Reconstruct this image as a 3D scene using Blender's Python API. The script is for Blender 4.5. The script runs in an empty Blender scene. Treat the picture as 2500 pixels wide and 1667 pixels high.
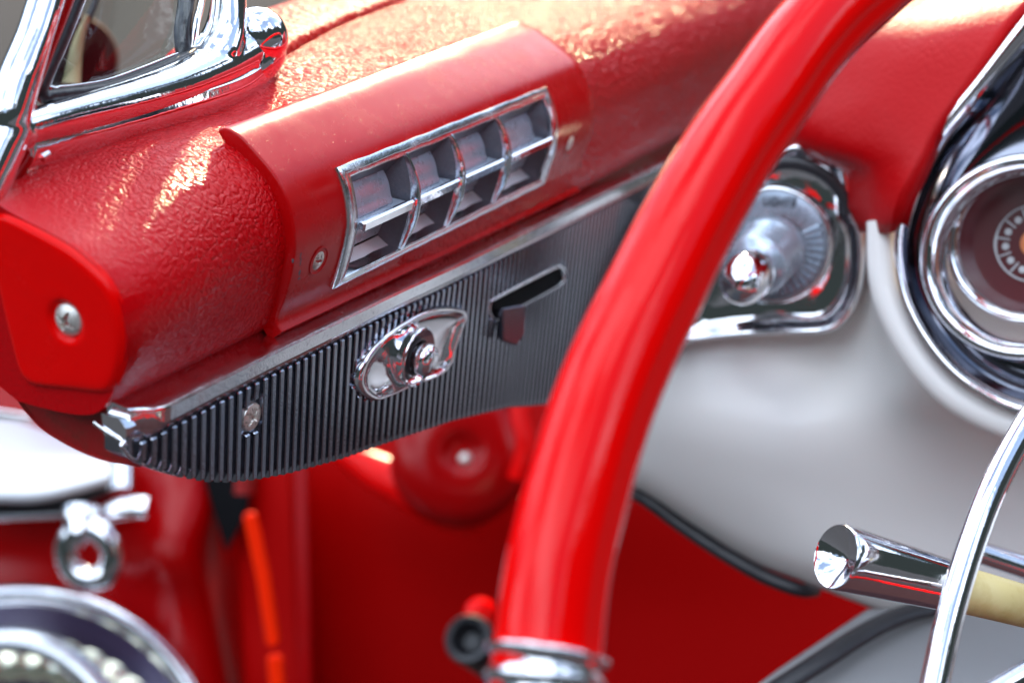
import bpy, bmesh, math, random
import numpy as np
from mathutils import Vector, Matrix
random.seed(4)
D2R = math.radians
sc = bpy.context.scene

# ------------------------------------------------------------------ camera
F = 3472.0; CX, CY = 1250.0, 833.5            # focal length and centre in pixels of the 2500 px photograph
VPX, VPY = 3100.0, -450.0                     # where the lines of the dashboard meet
TH = math.atan2(CY-VPY, F)
cT, sT = math.cos(TH), math.sin(TH)
CAM = np.array([0, 0, 1.1])
RT = np.array([1, 0, 0.]); FW = np.array([0, cT, -sT]); UP = np.array([0, sT, cT])
cam = bpy.data.cameras.new('camera'); camo = bpy.data.objects.new('camera', cam)
sc.collection.objects.link(camo); sc.camera = camo
camo.location = CAM.tolist(); camo.rotation_euler = (math.pi/2-TH, 0, 0)
cam.lens = 50; cam.sensor_width = 36; cam.clip_start = .02; cam.clip_end = 3000
cam.dof.use_dof = True; cam.dof.focus_distance = .655; cam.dof.aperture_fstop = 5.8
cam.dof.aperture_blades = 0

# ------------------------------------------------------------------ light
SUN = Vector((.06, .89, .42)).normalized()
el = math.asin(SUN.z); az = math.atan2(SUN.x, SUN.y)
w = bpy.data.worlds.new('World'); sc.world = w; w.use_nodes = True
nt = w.node_tree; N = nt.nodes; L = nt.links
for n in list(N): N.remove(n)
out = N.new('ShaderNodeOutputWorld'); bg = N.new('ShaderNodeBackground'); bg.inputs[1].default_value = .15
sky = N.new('ShaderNodeTexSky'); sky.sky_type = 'NISHITA'; sky.sun_disc = False
sky.sun_elevation = el; sky.sun_rotation = az
tc = N.new('ShaderNodeTexCoord')
cn = N.new('ShaderNodeTexNoise'); cn.inputs['Scale'].default_value = 2.3; cn.inputs['Detail'].default_value = 6
cr = N.new('ShaderNodeValToRGB'); cr.color_ramp.elements[0].position = .46; cr.color_ramp.elements[1].position = .60
cr.color_ramp.elements[0].color = (.04, .04, .04, 1); cr.color_ramp.elements[1].color = (1, 1, 1, 1)
cm = N.new('ShaderNodeMix'); cm.data_type = 'RGBA'; cm.inputs[7].default_value = (10.5, 11.8, 13.5, 1)
L.new(tc.outputs['Generated'], cn.inputs['Vector']); L.new(cn.outputs['Fac'], cr.inputs[0])
L.new(cr.outputs[0], cm.inputs[0]); L.new(sky.outputs[0], cm.inputs[6])
# ragged far tree line low on the horizon
sx = N.new('ShaderNodeSeparateXYZ'); L.new(tc.outputs['Generated'], sx.inputs[0])
tn = N.new('ShaderNodeTexNoise'); tn.inputs['Scale'].default_value = 5.; tn.inputs['Detail'].default_value = 9; tn.inputs['Roughness'].default_value = .68
L.new(tc.outputs['Generated'], tn.inputs['Vector'])
ma = N.new('ShaderNodeMath'); ma.operation = 'MULTIPLY_ADD'; ma.inputs[1].default_value = 1.0; ma.inputs[2].default_value = -.10
L.new(tn.outputs['Fac'], ma.inputs[0])
gt = N.new('ShaderNodeMath'); gt.operation = 'SUBTRACT'; # band raised behind and right of the camera, added to darken reflections
tq = N.new('ShaderNodeVectorMath'); tq.operation = 'DOT_PRODUCT'; tq.inputs[1].default_value = (.55, -.83, 0)
L.new(tc.outputs['Generated'], tq.inputs[0])
tw = N.new('ShaderNodeMapRange'); tw.inputs[1].default_value = -.3; tw.inputs[2].default_value = .8; tw.inputs[3].default_value = -.05; tw.inputs[4].default_value = .14
L.new(tq.outputs['Value'], tw.inputs[0])
ts = N.new('ShaderNodeMath'); ts.operation = 'ADD'; L.new(ma.outputs[0], ts.inputs[0]); L.new(tw.outputs[0], ts.inputs[1])
L.new(ts.outputs[0], gt.inputs[0]); L.new(sx.outputs['Z'], gt.inputs[1])
tr = N.new('ShaderNodeValToRGB'); tr.color_ramp.elements[0].position = 0; tr.color_ramp.elements[1].position = .035
L.new(gt.outputs[0], tr.inputs[0])
tm = N.new('ShaderNodeMix'); tm.data_type = 'RGBA'; tm.inputs[7].default_value = (.10, .13, .13, 1)
L.new(tr.outputs[0], tm.inputs[0]); L.new(cm.outputs[2], tm.inputs[6])
L.new(tm.outputs[2], bg.inputs[0]); L.new(bg.outputs[0], out.inputs[0])
sun = bpy.data.lights.new('sun', 'SUN'); so = bpy.data.objects.new('sun', sun); sc.collection.objects.link(so)
sun.energy = 2.7; sun.angle = D2R(2.0); sun.color = (1, .77, .46)
so.rotation_euler = SUN.to_track_quat('Z', 'Y').to_euler()
sc.view_settings.view_transform = 'Standard'; sc.view_settings.look = 'None'
sc.view_settings.exposure = 1.38; sc.view_settings.gamma = 1; sc.view_settings.use_curve_mapping = False
sc.cycles.max_bounces = 10; sc.cycles.glossy_bounces = 8; sc.cycles.transmission_bounces = 8

# ------------------------------------------------------------------ geometry of the view
def ray(x, y): return RT*((x-CX)/F)+UP*((CY-y)/F)+FW
def P(x, y, d): return CAM+ray(x, y)*d
U = ray(VPX, VPY); U = U/np.linalg.norm(U); ZZ = np.array([0, 0, 1.]); W = np.cross(U, ZZ)
O = P(150, 750, .55)
def toL(p): q = p-O; return (q@U, -(q@W), q[2])            # world -> dashboard frame (x along, -y out, z up)
def toW(u, v, w_): return O+u*U+v*ZZ+w_*W
def hit(x, y, p0, n):
    r = ray(x, y); return CAM+r*(((p0-CAM)@n)/(r@n))
def onu(x, y, u): p = toL(hit(x, y, O+u*U, U)); return p[2], -p[1]   # (v,w)
def onw(x, y, w_): p = toL(hit(x, y, O+w_*W, W)); return p[0], p[2]  # (u,v)

# ------------------------------------------------------------------ materials
def mat(name, col, rough=.4, metal=0., coat=0., bump=None, rvar=0., cvar=None, spec=None, aniso=None, emit=None, trans=None):
    m = bpy.data.materials.new(name); m.use_nodes = True; T = m.node_tree; n = T.nodes; l = T.links
    b = n['Principled BSDF']; b.inputs['Base Color'].default_value = (*col, 1)
    b.inputs['Roughness'].default_value = rough; b.inputs['Metallic'].default_value = metal
    b.inputs['Coat Weight'].default_value = coat; b.inputs['Coat Roughness'].default_value = .06
    if spec is not None: b.inputs['Specular IOR Level'].default_value = spec
    if trans is not None: b.inputs['Transmission Weight'].default_value = trans
    if emit: b.inputs['Emission Color'].default_value = (*emit[0], 1); b.inputs['Emission Strength'].default_value = emit[1]
    t = n.new('ShaderNodeTexCoord')
    def noise(scale, det=4, ro=.55, vec=None):
        q = n.new('ShaderNodeTexNoise'); q.inputs['Scale'].default_value = scale
        q.inputs['Detail'].default_value = det; q.inputs['Roughness'].default_value = ro
        l.new(vec or t.outputs['Object'], q.inputs['Vector']); return q
    if rvar:
        q = noise(45, 6, .7); mr = n.new('ShaderNodeMapRange')
        mr.inputs[1].default_value = .35; mr.inputs[2].default_value = .7
        mr.inputs[3].default_value = max(.01, rough-rvar*.5); mr.inputs[4].default_value = rough+rvar
        l.new(q.outputs['Fac'], mr.inputs[0]); l.new(mr.outputs[0], b.inputs['Roughness'])
    if cvar:
        q = noise(cvar[1], 6, .65); mx = n.new('ShaderNodeMix'); mx.data_type = 'RGBA'
        rp = n.new('ShaderNodeValToRGB'); rp.color_ramp.elements[0].position = cvar[2] if len(cvar) > 2 else .45
        rp.color_ramp.elements[1].position = cvar[3] if len(cvar) > 3 else .7
        l.new(q.outputs['Fac'], rp.inputs[0]); l.new(rp.outputs[0], mx.inputs[0])
        mx.inputs[6].default_value = (*col, 1); mx.inputs[7].default_value = (*cvar[0], 1)
        l.new(mx.outputs[2], b.inputs['Base Color'])
    if bump:
        kind, scale, dist = bump
        bp = n.new('ShaderNodeBump'); bp.inputs['Strength'].default_value = 1.0; bp.inputs['Distance'].default_value = dist
        if kind == 'peel':
            q = noise(scale, 2, .4); l.new(q.outputs['Fac'], bp.inputs['Height'])
            q2 = noise(scale*9, 2, .5); rp = n.new('ShaderNodeValToRGB')
            rp.color_ramp.elements[0].position = .70; rp.color_ramp.elements[1].position = .76
            l.new(q2.outputs['Fac'], rp.inputs[0])
            b2 = n.new('ShaderNodeBump'); b2.inputs['Strength'].default_value = 1; b2.inputs['Distance'].default_value = .00022
            l.new(rp.outputs[0], b2.inputs['Height']); l.new(b2.outputs[0], bp.inputs['Normal'])
        elif kind == 'noise':
            q = noise(scale, 4, .6); l.new(q.outputs['Fac'], bp.inputs['Height'])
        elif kind == 'leather':
            mp = n.new('ShaderNodeMapping'); l.new(t.outputs['Object'], mp.inputs[0])
            mp.inputs['Scale'].default_value = (1., .8, .8)
            ds = noise(60, 3, .6); va = n.new('ShaderNodeVectorMath'); va.operation = 'MULTIPLY_ADD'
            l.new(ds.outputs['Color'], va.inputs[0]); va.inputs[1].default_value = (.006, .006, .006); l.new(mp.outputs[0], va.inputs[2])
            v = n.new('ShaderNodeTexVoronoi'); v.feature = 'SMOOTH_F1'; v.inputs['Scale'].default_value = scale
            v.inputs['Smoothness'].default_value = .45
            l.new(va.outputs[0], v.inputs['Vector'])
            v2 = n.new('ShaderNodeTexVoronoi'); v2.feature = 'DISTANCE_TO_EDGE'; v2.inputs['Scale'].default_value = scale*.55
            l.new(va.outputs[0], v2.inputs['Vector'])
            rp = n.new('ShaderNodeMapRange'); rp.inputs[1].default_value = 0; rp.inputs[2].default_value = .22; rp.inputs[3].default_value = -.7; rp.inputs[4].default_value = 0
            l.new(v2.outputs['Distance'], rp.inputs[0])
            vc = n.new('ShaderNodeTexVoronoi'); vc.feature = 'SMOOTH_F1'; vc.inputs['Scale'].default_value = scale*.50
            vc.inputs['Smoothness'].default_value = .35; l.new(va.outputs[0], vc.inputs['Vector'])
            sx_ = n.new('ShaderNodeSeparateXYZ'); l.new(t.outputs['Object'], sx_.inputs[0])
            mf = n.new('ShaderNodeMapRange'); mf.inputs[1].default_value = .10; mf.inputs[2].default_value = .30; l.new(sx_.outputs['X'], mf.inputs[0])
            mv = n.new('ShaderNodeMix'); l.new(mf.outputs[0], mv.inputs[0]); l.new(v.outputs['Distance'], mv.inputs[2])
            m2 = n.new('ShaderNodeMath'); m2.operation = 'MULTIPLY'; m2.inputs[1].default_value = 3.8; l.new(vc.outputs['Distance'], m2.inputs[0]); l.new(m2.outputs[0], mv.inputs[3])
            q = noise(scale*.7, 5, .65)
            s1 = n.new('ShaderNodeMath'); s1.operation = 'MULTIPLY_ADD'; l.new(mv.outputs[0], s1.inputs[0]); s1.inputs[1].default_value = -1.
            l.new(rp.outputs[0], s1.inputs[2])
            s2 = n.new('ShaderNodeMath'); s2.operation = 'MULTIPLY_ADD'; l.new(q.outputs['Fac'], s2.inputs[0]); s2.inputs[1].default_value = 1.1; l.new(s1.outputs[0], s2.inputs[2])
            l.new(s2.outputs[0], bp.inputs['Height'])
        if kind == 'leather' and dist > .0005:      # the hide lies tighter and smoother at the end of the roll
            sp_ = n.new('ShaderNodeSeparateXYZ'); l.new(t.outputs['Object'], sp_.inputs[0])
            mr2 = n.new('ShaderNodeMapRange'); mr2.inputs[1].default_value = .005; mr2.inputs[2].default_value = .055; mr2.inputs[3].default_value = .22; mr2.inputs[4].default_value = 1.
            l.new(sp_.outputs['X'], mr2.inputs[0]); l.new(mr2.outputs[0], bp.inputs['Strength'])
        l.new(bp.outputs[0], b.inputs['Normal'])
        if coat: l.new(bp.outputs[0], b.inputs['Coat Normal'])
    return m
RED = (.56, .004, .010)
M = {}
M['leather'] = mat('red_leather', (.50, .0002, .0028), .16, bump=('leather', 600, .00058), rvar=.05, spec=.20)
M['leather_soft'] = mat('red_leather_soft', (.42, .0002, .002), .42, bump=('leather', 380, .0006), rvar=.1, spec=.14)
M['plate'] = mat('red_enamel', (.44, .0002, .0015), .24, coat=.0, spec=.24, bump=('peel', 90, .00012), rvar=.10)
M['enamel'] = mat('red_gloss_paint', (.80, .0003, .0004), .22, coat=.0, spec=.14, bump=('peel', 120, .0003), rvar=.08)
M['body'] = mat('red_body_paint', (.34, .0002, .001), .22, spec=.22)
M['dull_red'] = mat('dull_red_metal', (.30, .006, .006), .45, bump=('noise', 300, .0003), cvar=((.16, .02, .01), 90, .5, .75), rvar=.2)
M['rim'] = mat('red_rim_plastic', (.80, .0002, .0004), .05, spec=.24, bump=('noise', 60, .0001))
M['dark_red'] = mat('dark_red_panel', (.36, .0002, .0003), .5, spec=.06)
M['carpet'] = mat('red_carpet', (.03, .004, .006), .9, bump=('noise', 900, .002))
M['orange'] = mat('sun_painted_strip', (1., .022, .0), .4, spec=.1)  # red strip; the sunlight on it is put into the colour
M['chrome'] = mat('chrome', (.90, .90, .93), .05, 1, rvar=.05, bump=('noise', 60, .00015))
M['chrome_worn'] = mat('worn_chrome', (.78, .80, .82), .14, 1, rvar=.16, cvar=((.38, .38, .40), 420, .58, .72), bump=('noise', 500, .00012))
M['zinc'] = mat('cast_zinc', (.13, .14, .17), .45, .7, rvar=.2, cvar=((.17, .18, .20), 600, .5, .75), bump=('noise', 700, .0003))
M['drum'] = mat('satin_metal', (.46, .53, .62), .26, .55, rvar=.12, cvar=((.36, .42, .50), 500, .5, .8))
M['sill'] = mat('sky_tinted_sill', (.80, .83, .86), .45, .5, cvar=((.45, .46, .48), 900, .6, .75))  # light base colour carries the sky reflection of the upward-facing sill
M['rib'] = mat('dark_ribbed_metal', (.33, .345, .39), .09, 1, rvar=.12, cvar=((.2, .22, .28), 500, .55, .75), bump=('noise', 700, .00010))
M['steel'] = mat('screw_steel', (.80, .78, .72), .38, .8, rvar=.2, cvar=((.25, .22, .18), 700, .52, .7))
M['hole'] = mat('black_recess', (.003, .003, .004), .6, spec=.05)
M['rubber'] = mat('black_rubber', (.02, .02, .024), .35, bump=('noise', 300, .0005))
M['cream'] = mat('cream_paint', (.93, .91, .87), .34, coat=.1, rvar=.05)
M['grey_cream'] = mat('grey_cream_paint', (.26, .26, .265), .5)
M['ivory'] = mat('ivory_plastic', (.74, .60, .27), .3, cvar=((.62, .46, .16), 60, .45, .7))
M['maroon'] = mat('maroon_dial', (.10, .008, .012), .35)
M['dialmark'] = mat('dial_marking', (.62, .60, .62), .5)
M['dial_orange'] = mat('dial_orange', (.75, .22, .08), .5)
M['white'] = mat('white_paint', (.62, .64, .67), .25, coat=.4)
M['asphalt'] = mat('asphalt', (.035, .036, .038), 1., spec=.1, cvar=((.04, .04, .045), 3, .4, .7))
M['yellow'] = mat('pale_yellow_reflection', (.62, .56, .30), .4)
M['amber'] = mat('amber_crystal', (.85, .82, .62), .12, metal=.85)
g = bpy.data.materials.new('clear_glass'); g.use_nodes = True; T = g.node_tree
for n in list(T.nodes): T.nodes.remove(n)
go = T.nodes.new('ShaderNodeOutputMaterial'); gm = T.nodes.new('ShaderNodeMixShader'); gtn = T.nodes.new('ShaderNodeBsdfTransparent')
gg = T.nodes.new('ShaderNodeBsdfGlossy'); gg.inputs['Roughness'].default_value = .02; gf = T.nodes.new('ShaderNodeFresnel'); gf.inputs[0].default_value = 1.12
gtn.inputs[0].default_value = (.93, .95, .94, 1)
T.links.new(gf.outputs[0], gm.inputs[0]); T.links.new(gtn.outputs[0], gm.inputs[1]); T.links.new(gg.outputs[0], gm.inputs[2]); T.links.new(gm.outputs[0], go.inputs[0])
M['glass'] = g

# ------------------------------------------------------------------ object helpers
def empty(name, label, cat, loc=(0, 0, 0), rot=None, group=None, kind=None):
    o = bpy.data.objects.new(name, None); sc.collection.objects.link(o); o.location = tuple(loc)
    o.empty_display_size = .02
    if rot is not None: o.rotation_euler = rot
    o['label'] = label; o['category'] = cat
    if group: o['group'] = group
    if kind: o['kind'] = kind
    return o
def obj(name, verts, faces, m, parent=None, smooth=True, bevel=0, seg=2, label=None, sharp=40, off=None, sub=0, solid=0, soff=-1):
    """vertices come in the parent's own frame, or in world metres when off gives the parent's location"""
    me = bpy.data.meshes.new(name)
    v = [tuple(float(c) for c in p) for p in verts]
    if off is not None: v = [tuple(p[i]-off[i] for i in range(3)) for p in v]
    me.from_pydata(v, [], [tuple(f) for f in faces]); me.validate(); me.update()
    bm = bmesh.new(); bm.from_mesh(me); bmesh.ops.recalc_face_normals(bm, faces=bm.faces); bm.to_mesh(me); bm.free()
    me.materials.append(M[m] if isinstance(m, str) else m)
    o = bpy.data.objects.new(name, me); sc.collection.objects.link(o)
    if parent: o.parent = parent
    if smooth:
        me.polygons.foreach_set('use_smooth', [True]*len(me.polygons))
        if sharp < 180 and not sub and not bevel: me.set_sharp_from_angle(angle=D2R(sharp))
    if solid:
        s = o.modifiers.new('solid', 'SOLIDIFY'); s.thickness = solid; s.offset = soff
    if bevel:
        b = o.modifiers.new('bevel', 'BEVEL'); b.width = bevel; b.segments = seg; b.limit_method = 'ANGLE'; b.angle_limit = D2R(35); b.harden_normals = smooth
    if sub:
        s = o.modifiers.new('sub', 'SUBSURF'); s.levels = sub; s.render_levels = sub
    if label: o['label'] = label
    return o
def tag(o, label, cat, group=None, kind=None):
    o['label'] = label; o['category'] = cat
    if group: o['group'] = group
    if kind: o['kind'] = kind
    return o
class MB:
    def __init__(s): s.v = []; s.f = []
    def add(s, v, f):
        b = len(s.v); s.v += [tuple(p) for p in v]; s.f += [tuple(i+b for i in q) for q in f]; return s
def catmull(pts, n, closed=False):
    p = np.array(pts, float); k = len(p)
    if closed: q = np.vstack([p[-1], p, p[0], p[1]]); segs = k
    else: q = np.vstack([2*p[0]-p[1], p, 2*p[-1]-p[-2]]); segs = k-1
    fine = []
    for i in range(segs):
        a, b, c, d = q[i:i+4]
        for t in np.linspace(0, 1, 16, endpoint=False):
            fine.append(.5*((2*b)+(-a+c)*t+(2*a-5*b+4*c-d)*t*t+(-a+3*b-3*c+d)*t**3))
    if closed: fine.append(fine[0])
    else: fine.append(p[-1])
    fine = np.array(fine); s = np.r_[0, np.cumsum(np.linalg.norm(np.diff(fine, axis=0), axis=1))]
    t = np.linspace(0, s[-1], n+1 if closed else n)
    r = np.stack([np.interp(t, s, fine[:, j]) for j in range(fine.shape[1])], 1)
    return r[:-1] if closed else r
def loft(secs, ring=True, cap=True, wrap=False):
    n = len(secs[0]); v = []; f = []
    for s_ in secs: v += [tuple(p) for p in s_]
    m = len(secs)
    for i in range(m if wrap else m-1):
        a = i*n; b = ((i+1) % m)*n
        for j in range(n if ring else n-1):
            k = (j+1) % n; f.append((a+j, a+k, b+k, b+j))
    if cap and ring and not wrap: f.append(tuple(range(n))); f.append(tuple(range((m-1)*n, m*n)))
    return v, f
def frame(t, up):
    t = t/np.linalg.norm(t); a = np.cross(t, up)
    if np.linalg.norm(a) < 1e-6: a = np.cross(t, [1, 0, 0.])
    a = a/np.linalg.norm(a); return a, np.cross(a, t)
def tube(path, prof, up=(0, 0, 1), closed=False, n=16, cap=True):
    """prof: radius, (rx, ry) or list of (x,y) points; or a function of the path fraction giving one of them"""
    p = np.array(path, float); secs = []; m = len(p)
    for i in range(m):
        if closed: t = p[(i+1) % m]-p[i-1]
        else: t = p[min(i+1, m-1)]-p[max(i-1, 0)]
        a, b = frame(t, np.array(up, float)); pr = prof(i/(m-1)) if callable(prof) else prof
        if isinstance(pr, (int, float)): pr = (pr, pr)
        if len(pr) == 2 and isinstance(pr[0], (int, float)):
            pr = [(pr[0]*math.cos(q), pr[1]*math.sin(q)) for q in np.linspace(0, 2*math.pi, n, endpoint=False)]
        secs.append([p[i]+a*x+b*y for x, y in pr])
    return loft(secs, True, cap, closed)
def lathe(c, axis, prof, n=48, up=(0, 0, 1), cap=False):
    """prof: (radius, height along axis)"""
    c = np.array(c, float); ax = np.array(axis, float); ax /= np.linalg.norm(ax); a, b = frame(ax, np.array(up, float))
    secs = [[c+ax*h+(a*math.cos(q)+b*math.sin(q))*max(r, 1e-5) for q in np.linspace(0, 2*math.pi, n, endpoint=False)] for r, h in prof]
    return loft(secs, True, cap)
def prism(poly, ext):
    """poly: 3-D outline; ext: vector"""
    ext = np.array(ext, float); a = [np.array(p, float) for p in poly]; n = len(a)
    return [*a, *[p+ext for p in a]], [tuple(range(n)), tuple(range(n, 2*n))]+[(i, (i+1) % n, (i+1) % n+n, i+n) for i in range(n)]
def box(lo, hi):
    x0, y0, z0 = lo; x1, y1, z1 = hi
    return [(x0, y0, z0), (x1, y0, z0), (x1, y1, z0), (x0, y1, z0), (x0, y0, z1), (x1, y0, z1), (x1, y1, z1), (x0, y1, z1)], \
        [(0, 3, 2, 1), (4, 5, 6, 7), (0, 1, 5, 4), (1, 2, 6, 5), (2, 3, 7, 6), (3, 0, 4, 7)]
def phillips(c, axis, r, rot=0., dome=.35, deep=.45, up=(0, 0, 1), rim=0.25, k=56):
    """a cross-head screw head as one dense disc"""
    c = np.array(c, float); ax = np.array(axis, float); ax /= np.linalg.norm(ax); a, b = frame(ax, np.array(up, float))
    a, b = a*math.cos(rot)+b*math.sin(rot), b*math.cos(rot)-a*math.sin(rot)
    v = []; f = []
    for i in range(k+1):
        for j in range(k+1):
            x, y = 2*i/k-1, 2*j/k-1
            dx, dy = x*math.sqrt(1-y*y/2), y*math.sqrt(1-x*x/2); rr = dx*dx+dy*dy
            h = dome*(1-rr) - (0.18*max(0, (rr-.85)/.15)**2)
            def arm(p, q):
                wdt = .17-.10*abs(q)/.62
                e = min(1, max(0, (wdt-abs(p))/.05+.3))*min(1, max(0, (.62-abs(q))/.10)); return max(0, e)
            h -= deep*max(arm(dx, dy), arm(dy, dx))
            v.append(c+(a*dx+b*dy+ax*h)*r)
    for i in range(k):
        for j in range(k): q = i*(k+1)+j; f.append((q, q+1, q+k+2, q+k+1))
    ring = [i*(k+1) for i in range(k+1)]+[k*(k+1)+j for j in range(1, k+1)]+[i*(k+1)+k for i in range(k-1, -1, -1)]+[j for j in range(k-1, 0, -1)]
    base = len(v)
    for q in ring: v.append(np.array(v[q])-ax*r*rim*1.5)
    m = len(ring)
    for i in range(m): f.append((ring[i], ring[(i+1) % m], base+(i+1) % m, base+i))
    return v, f

# ================================================================== dashboard
def lp(u, v, w_): return (u, -w_, v)          # dashboard frame
mm = .001
dash = empty('dashboard', 'red leather padded car dashboard running from the chrome window frame behind the steering wheel',
             'dashboard', O, (0, 0, math.atan2(U[1], U[0])))
rotZ = math.atan2(U[1], U[0])
# check of frame: local +y is -W
PA = [(-46, -30), (-46.5, -14), (-46.3, -4), (-45, 10), (-40, 17.5), (-31, 23.5), (-21, 28.5), (-11, 32.5), (-1.4, 33.3), (7, 31.0), (14.5, 26.9), (20, 20.6), (26, 10.8), (31, -4), (35.5, -20), (40.5, -31.5), (43.5, -34.5), (45.0, -38), (43.5, -46), (38, -90)]
PB = [(-44, -30), (-43, -14), (-42.5, 0), (-41, 14), (-36, 20.5), (-30, 23.8), (-21, 28), (-8, 32.5), (3.6, 35), (13, 34.5), (23, 31.5), (32, 26), (41, 15.5), (47, 2), (48.5, -12), (45.2, -29), (46.6, -33.5), (47.3, -38), (45, -47), (40, -90)]
PC = [(-44, -30), (-43, -14), (-43, 4), (-42.0, 24), (-37, 28.5), (-30, 30.0), (-21, 31), (-8, 32.5), (3.6, 35), (13, 34.5), (23, 31.5), (32, 26), (41, 16), (48, 5), (52.5, -9), (56, -25), (58.5, -38), (60, -60), (61, -95), (61, -125)]
sm = lambda t: (lambda x: x*x*(3-2*x))(min(1, max(0, t)))
def roll_profile(u):
    t1 = sm(u/.10); t2 = sm((u-.14)/.10)
    q = (1-t1)*np.array(PA, float)+t1*np.array(PB, float); q = (1-t2)*q+t2*np.array(PC, float)
    drop = np.interp(u, [0, .03, .135, .19, .25, .38, .57], [0, 0, -3.5, -4.8, -8.2, -11.0, -11.5])
    q[:, 0] += drop*np.clip((8-q[:, 0])/42, 0, 1)
    c_ = catmull(q*mm, 110)
    for _ in range(14): c_[1:-1] = .5*c_[1:-1]+.25*(c_[:-2]+c_[2:])
    return c_
secs = []
us = list(np.r_[0, np.linspace(.001, .24, 60), np.linspace(.25, 1.15, 60)])
for u in us:
    pr = roll_profile(u); back = np.array([(-.01, -.13), (-.03, -.06)])
    pr = np.vstack([pr, back]) if u < .2 else np.vstack([pr, back*[1, 1.2]])
    sft = .0015*max(0, 1-u/.004)
    c = pr.mean(0); pr = c+(pr-c)*(1-sft*14)
    secs.append([lp(u, a, b) for a, b in pr])
v, f = loft(secs)
obj('padded_roll', v, f, 'leather', dash, sharp=60)

# end cap
capx = [(-22, 514), (0, 521), (40, 537), (80, 556), (130, 582), (179, 610), (230, 655), (264, 690), (284, 733), (297, 788), (301, 846), (293, 904), (278, 945), (264, 968), (180, 959), (80, 947), (49, 936), (27, 864), (5, 780), (-12, 700), (-26, 600)]
capo = np.array([onu(x, y, -.002) for x, y in capx]); co = catmull(capo, 160, True)
for _ in range(22): co = .5*co+.25*(np.roll(co, 1, 0)+np.roll(co, -1, 0))
co = co.mean(0)+(co-co.mean(0))*1.006
sc0 = np.array(onu(156, 786, -.003))
tt = [0, .06, .12, .17, .2, .23, .26, .3, .35, .42, .5, .6, .7, .8, .87, .91, .94, .96, .975, .985, .995, 1.]
secs = []
for t in tt:
    ring = []
    for q in co:
        p = sc0+(q-sc0)*t; dd = np.linalg.norm(q-sc0)*(1-t); r0 = np.linalg.norm(p-sc0)
        h = 3.6*(1-max(0, 1-dd/.0040)**2.2)-2.6*(1-sm((r0-.0058)/.0036))+.8*sm(dd/.02)*0
        ring.append(lp(-h*mm+.0012, *p))
    secs.append(ring)
secs[0] = [secs[0][0]]*len(co)
v, f = loft(secs, True, False)
cap = obj('end_cap', v, f, 'enamel', dash, sharp=180)
capS = obj('screw', *phillips(lp(-.0006, *sc0), (-1, 0, 0), .0070, .5, .40, .60), 'steel', cap)

# vent cover plate
QL = [(50.4, 2.4), (51.9, 5.6), (50.2, 12.2), (44.8, 19.5), (33.6, 31), (24, 36.8), (13.6, 39.3), (3.6, 39.7), (-7.9, 37.2), (-20.9, 32.7), (-29.5, 28.7), (-33.5, 27.3), (-35.5, 28.6), (-37.5, 30.2)]
QR = [(56.8, -15.5), (57.4, -13.4), (54.9, -6), (51.0, 3.0), (36, 25.5), (23.5, 33.5), (13.6, 37.6), (2.7, 39.4), (-8.5, 38.2), (-20.5, 34), (-33.5, 30.3), (-42.0, 28.3), (-44.5, 29.2), (-47.0, 30.6)]
def plate_profile(u, n=64):
    t = (u-.1)/.327; return catmull(((1-t)*np.array(QL, float)+t*np.array(QR, float))*mm, n)
def offs(pr, d):
    t = np.gradient(pr, axis=0); nn = np.stack([t[:, 1], -t[:, 0]], 1); nn /= np.linalg.norm(nn, axis=1)[:, None]; return pr+nn*d
# sign so that +d is outward (towards +w / up)
_p = plate_profile(.2); _s = 1 if (offs(_p, .001)[32, 1] > _p[32, 1]) else -1
def poffs(u, d, n=64): return offs(plate_profile(u, n), _s*d)
secs = []
for u, d in [(.1, -.0009), (.1003, -.0003), (.1009, 0), (.1015, 0)]+[(x, 0) for x in np.linspace(.11, .418, 30)]+[(.4255, 0), (.4262, -.0003), (.4265, -.0009)]:
    secs.append([lp(u, *q) for q in np.vstack([poffs(u, d), poffs(u, -.0085)[::-1]])])
v, f = loft(secs)
plate = obj('vent_cover_plate', v, f, 'plate', dash, sharp=50)
def on_plate(u, v_, d=0.):
    pr = poffs(u, d, 200); i = np.argmin(abs(pr[:, 0]-v_)); t = pr[min(i+2, 199)]-pr[max(i-2, 0)]
    t /= np.linalg.norm(t); nn = np.array([-t[1], t[0]]); nn = nn if nn[1] > 0 else -nn
    return np.array(lp(u, pr[i, 0], pr[i, 1])), np.array((0, -nn[1], nn[0]))
for k, (u, v_) in enumerate([(.1215, -.0095), (.3935, -.0095)]):
    p, nn = on_plate(u, v_, 0)
    b = MB(); b.add(*lathe(p, nn, [(.0072, .0002), (.0066, .0005), (.0060, .0001), (.0056, -.0008)], 40))
    dm = obj('screw_recess', b.v, b.f, 'plate', plate, sharp=180)
    obj('screw', *phillips(p-nn*.0004, nn, .0052, .3+k, .25, .4), 'steel', dm)

for (x, y), a_, b_ in [((716, 636), .0008, .0010), ((733, 622), .0004, .0018), ((737, 640), .0004, .0022), ((742, 668), .0009, .0016), ((745, 684), .0011, .0008)]:
    q = toL(hit(x, y, O+.0385*W, W)); p, nn = on_plate(q[0], q[2], 0); tt_ = np.array([1., 0, 0]); bb = np.cross(nn, tt_)
    ring_ = [p+nn*.00008+tt_*a_*math.cos(t)*random.uniform(.6, 1.2)+bb*b_*math.sin(t)*random.uniform(.6, 1.2) for t in np.linspace(0, 2*math.pi, 11, endpoint=False)]
    obj('paint_chip', *prism(ring_, -nn*.0004), 'zinc', plate, smooth=False)
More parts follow.
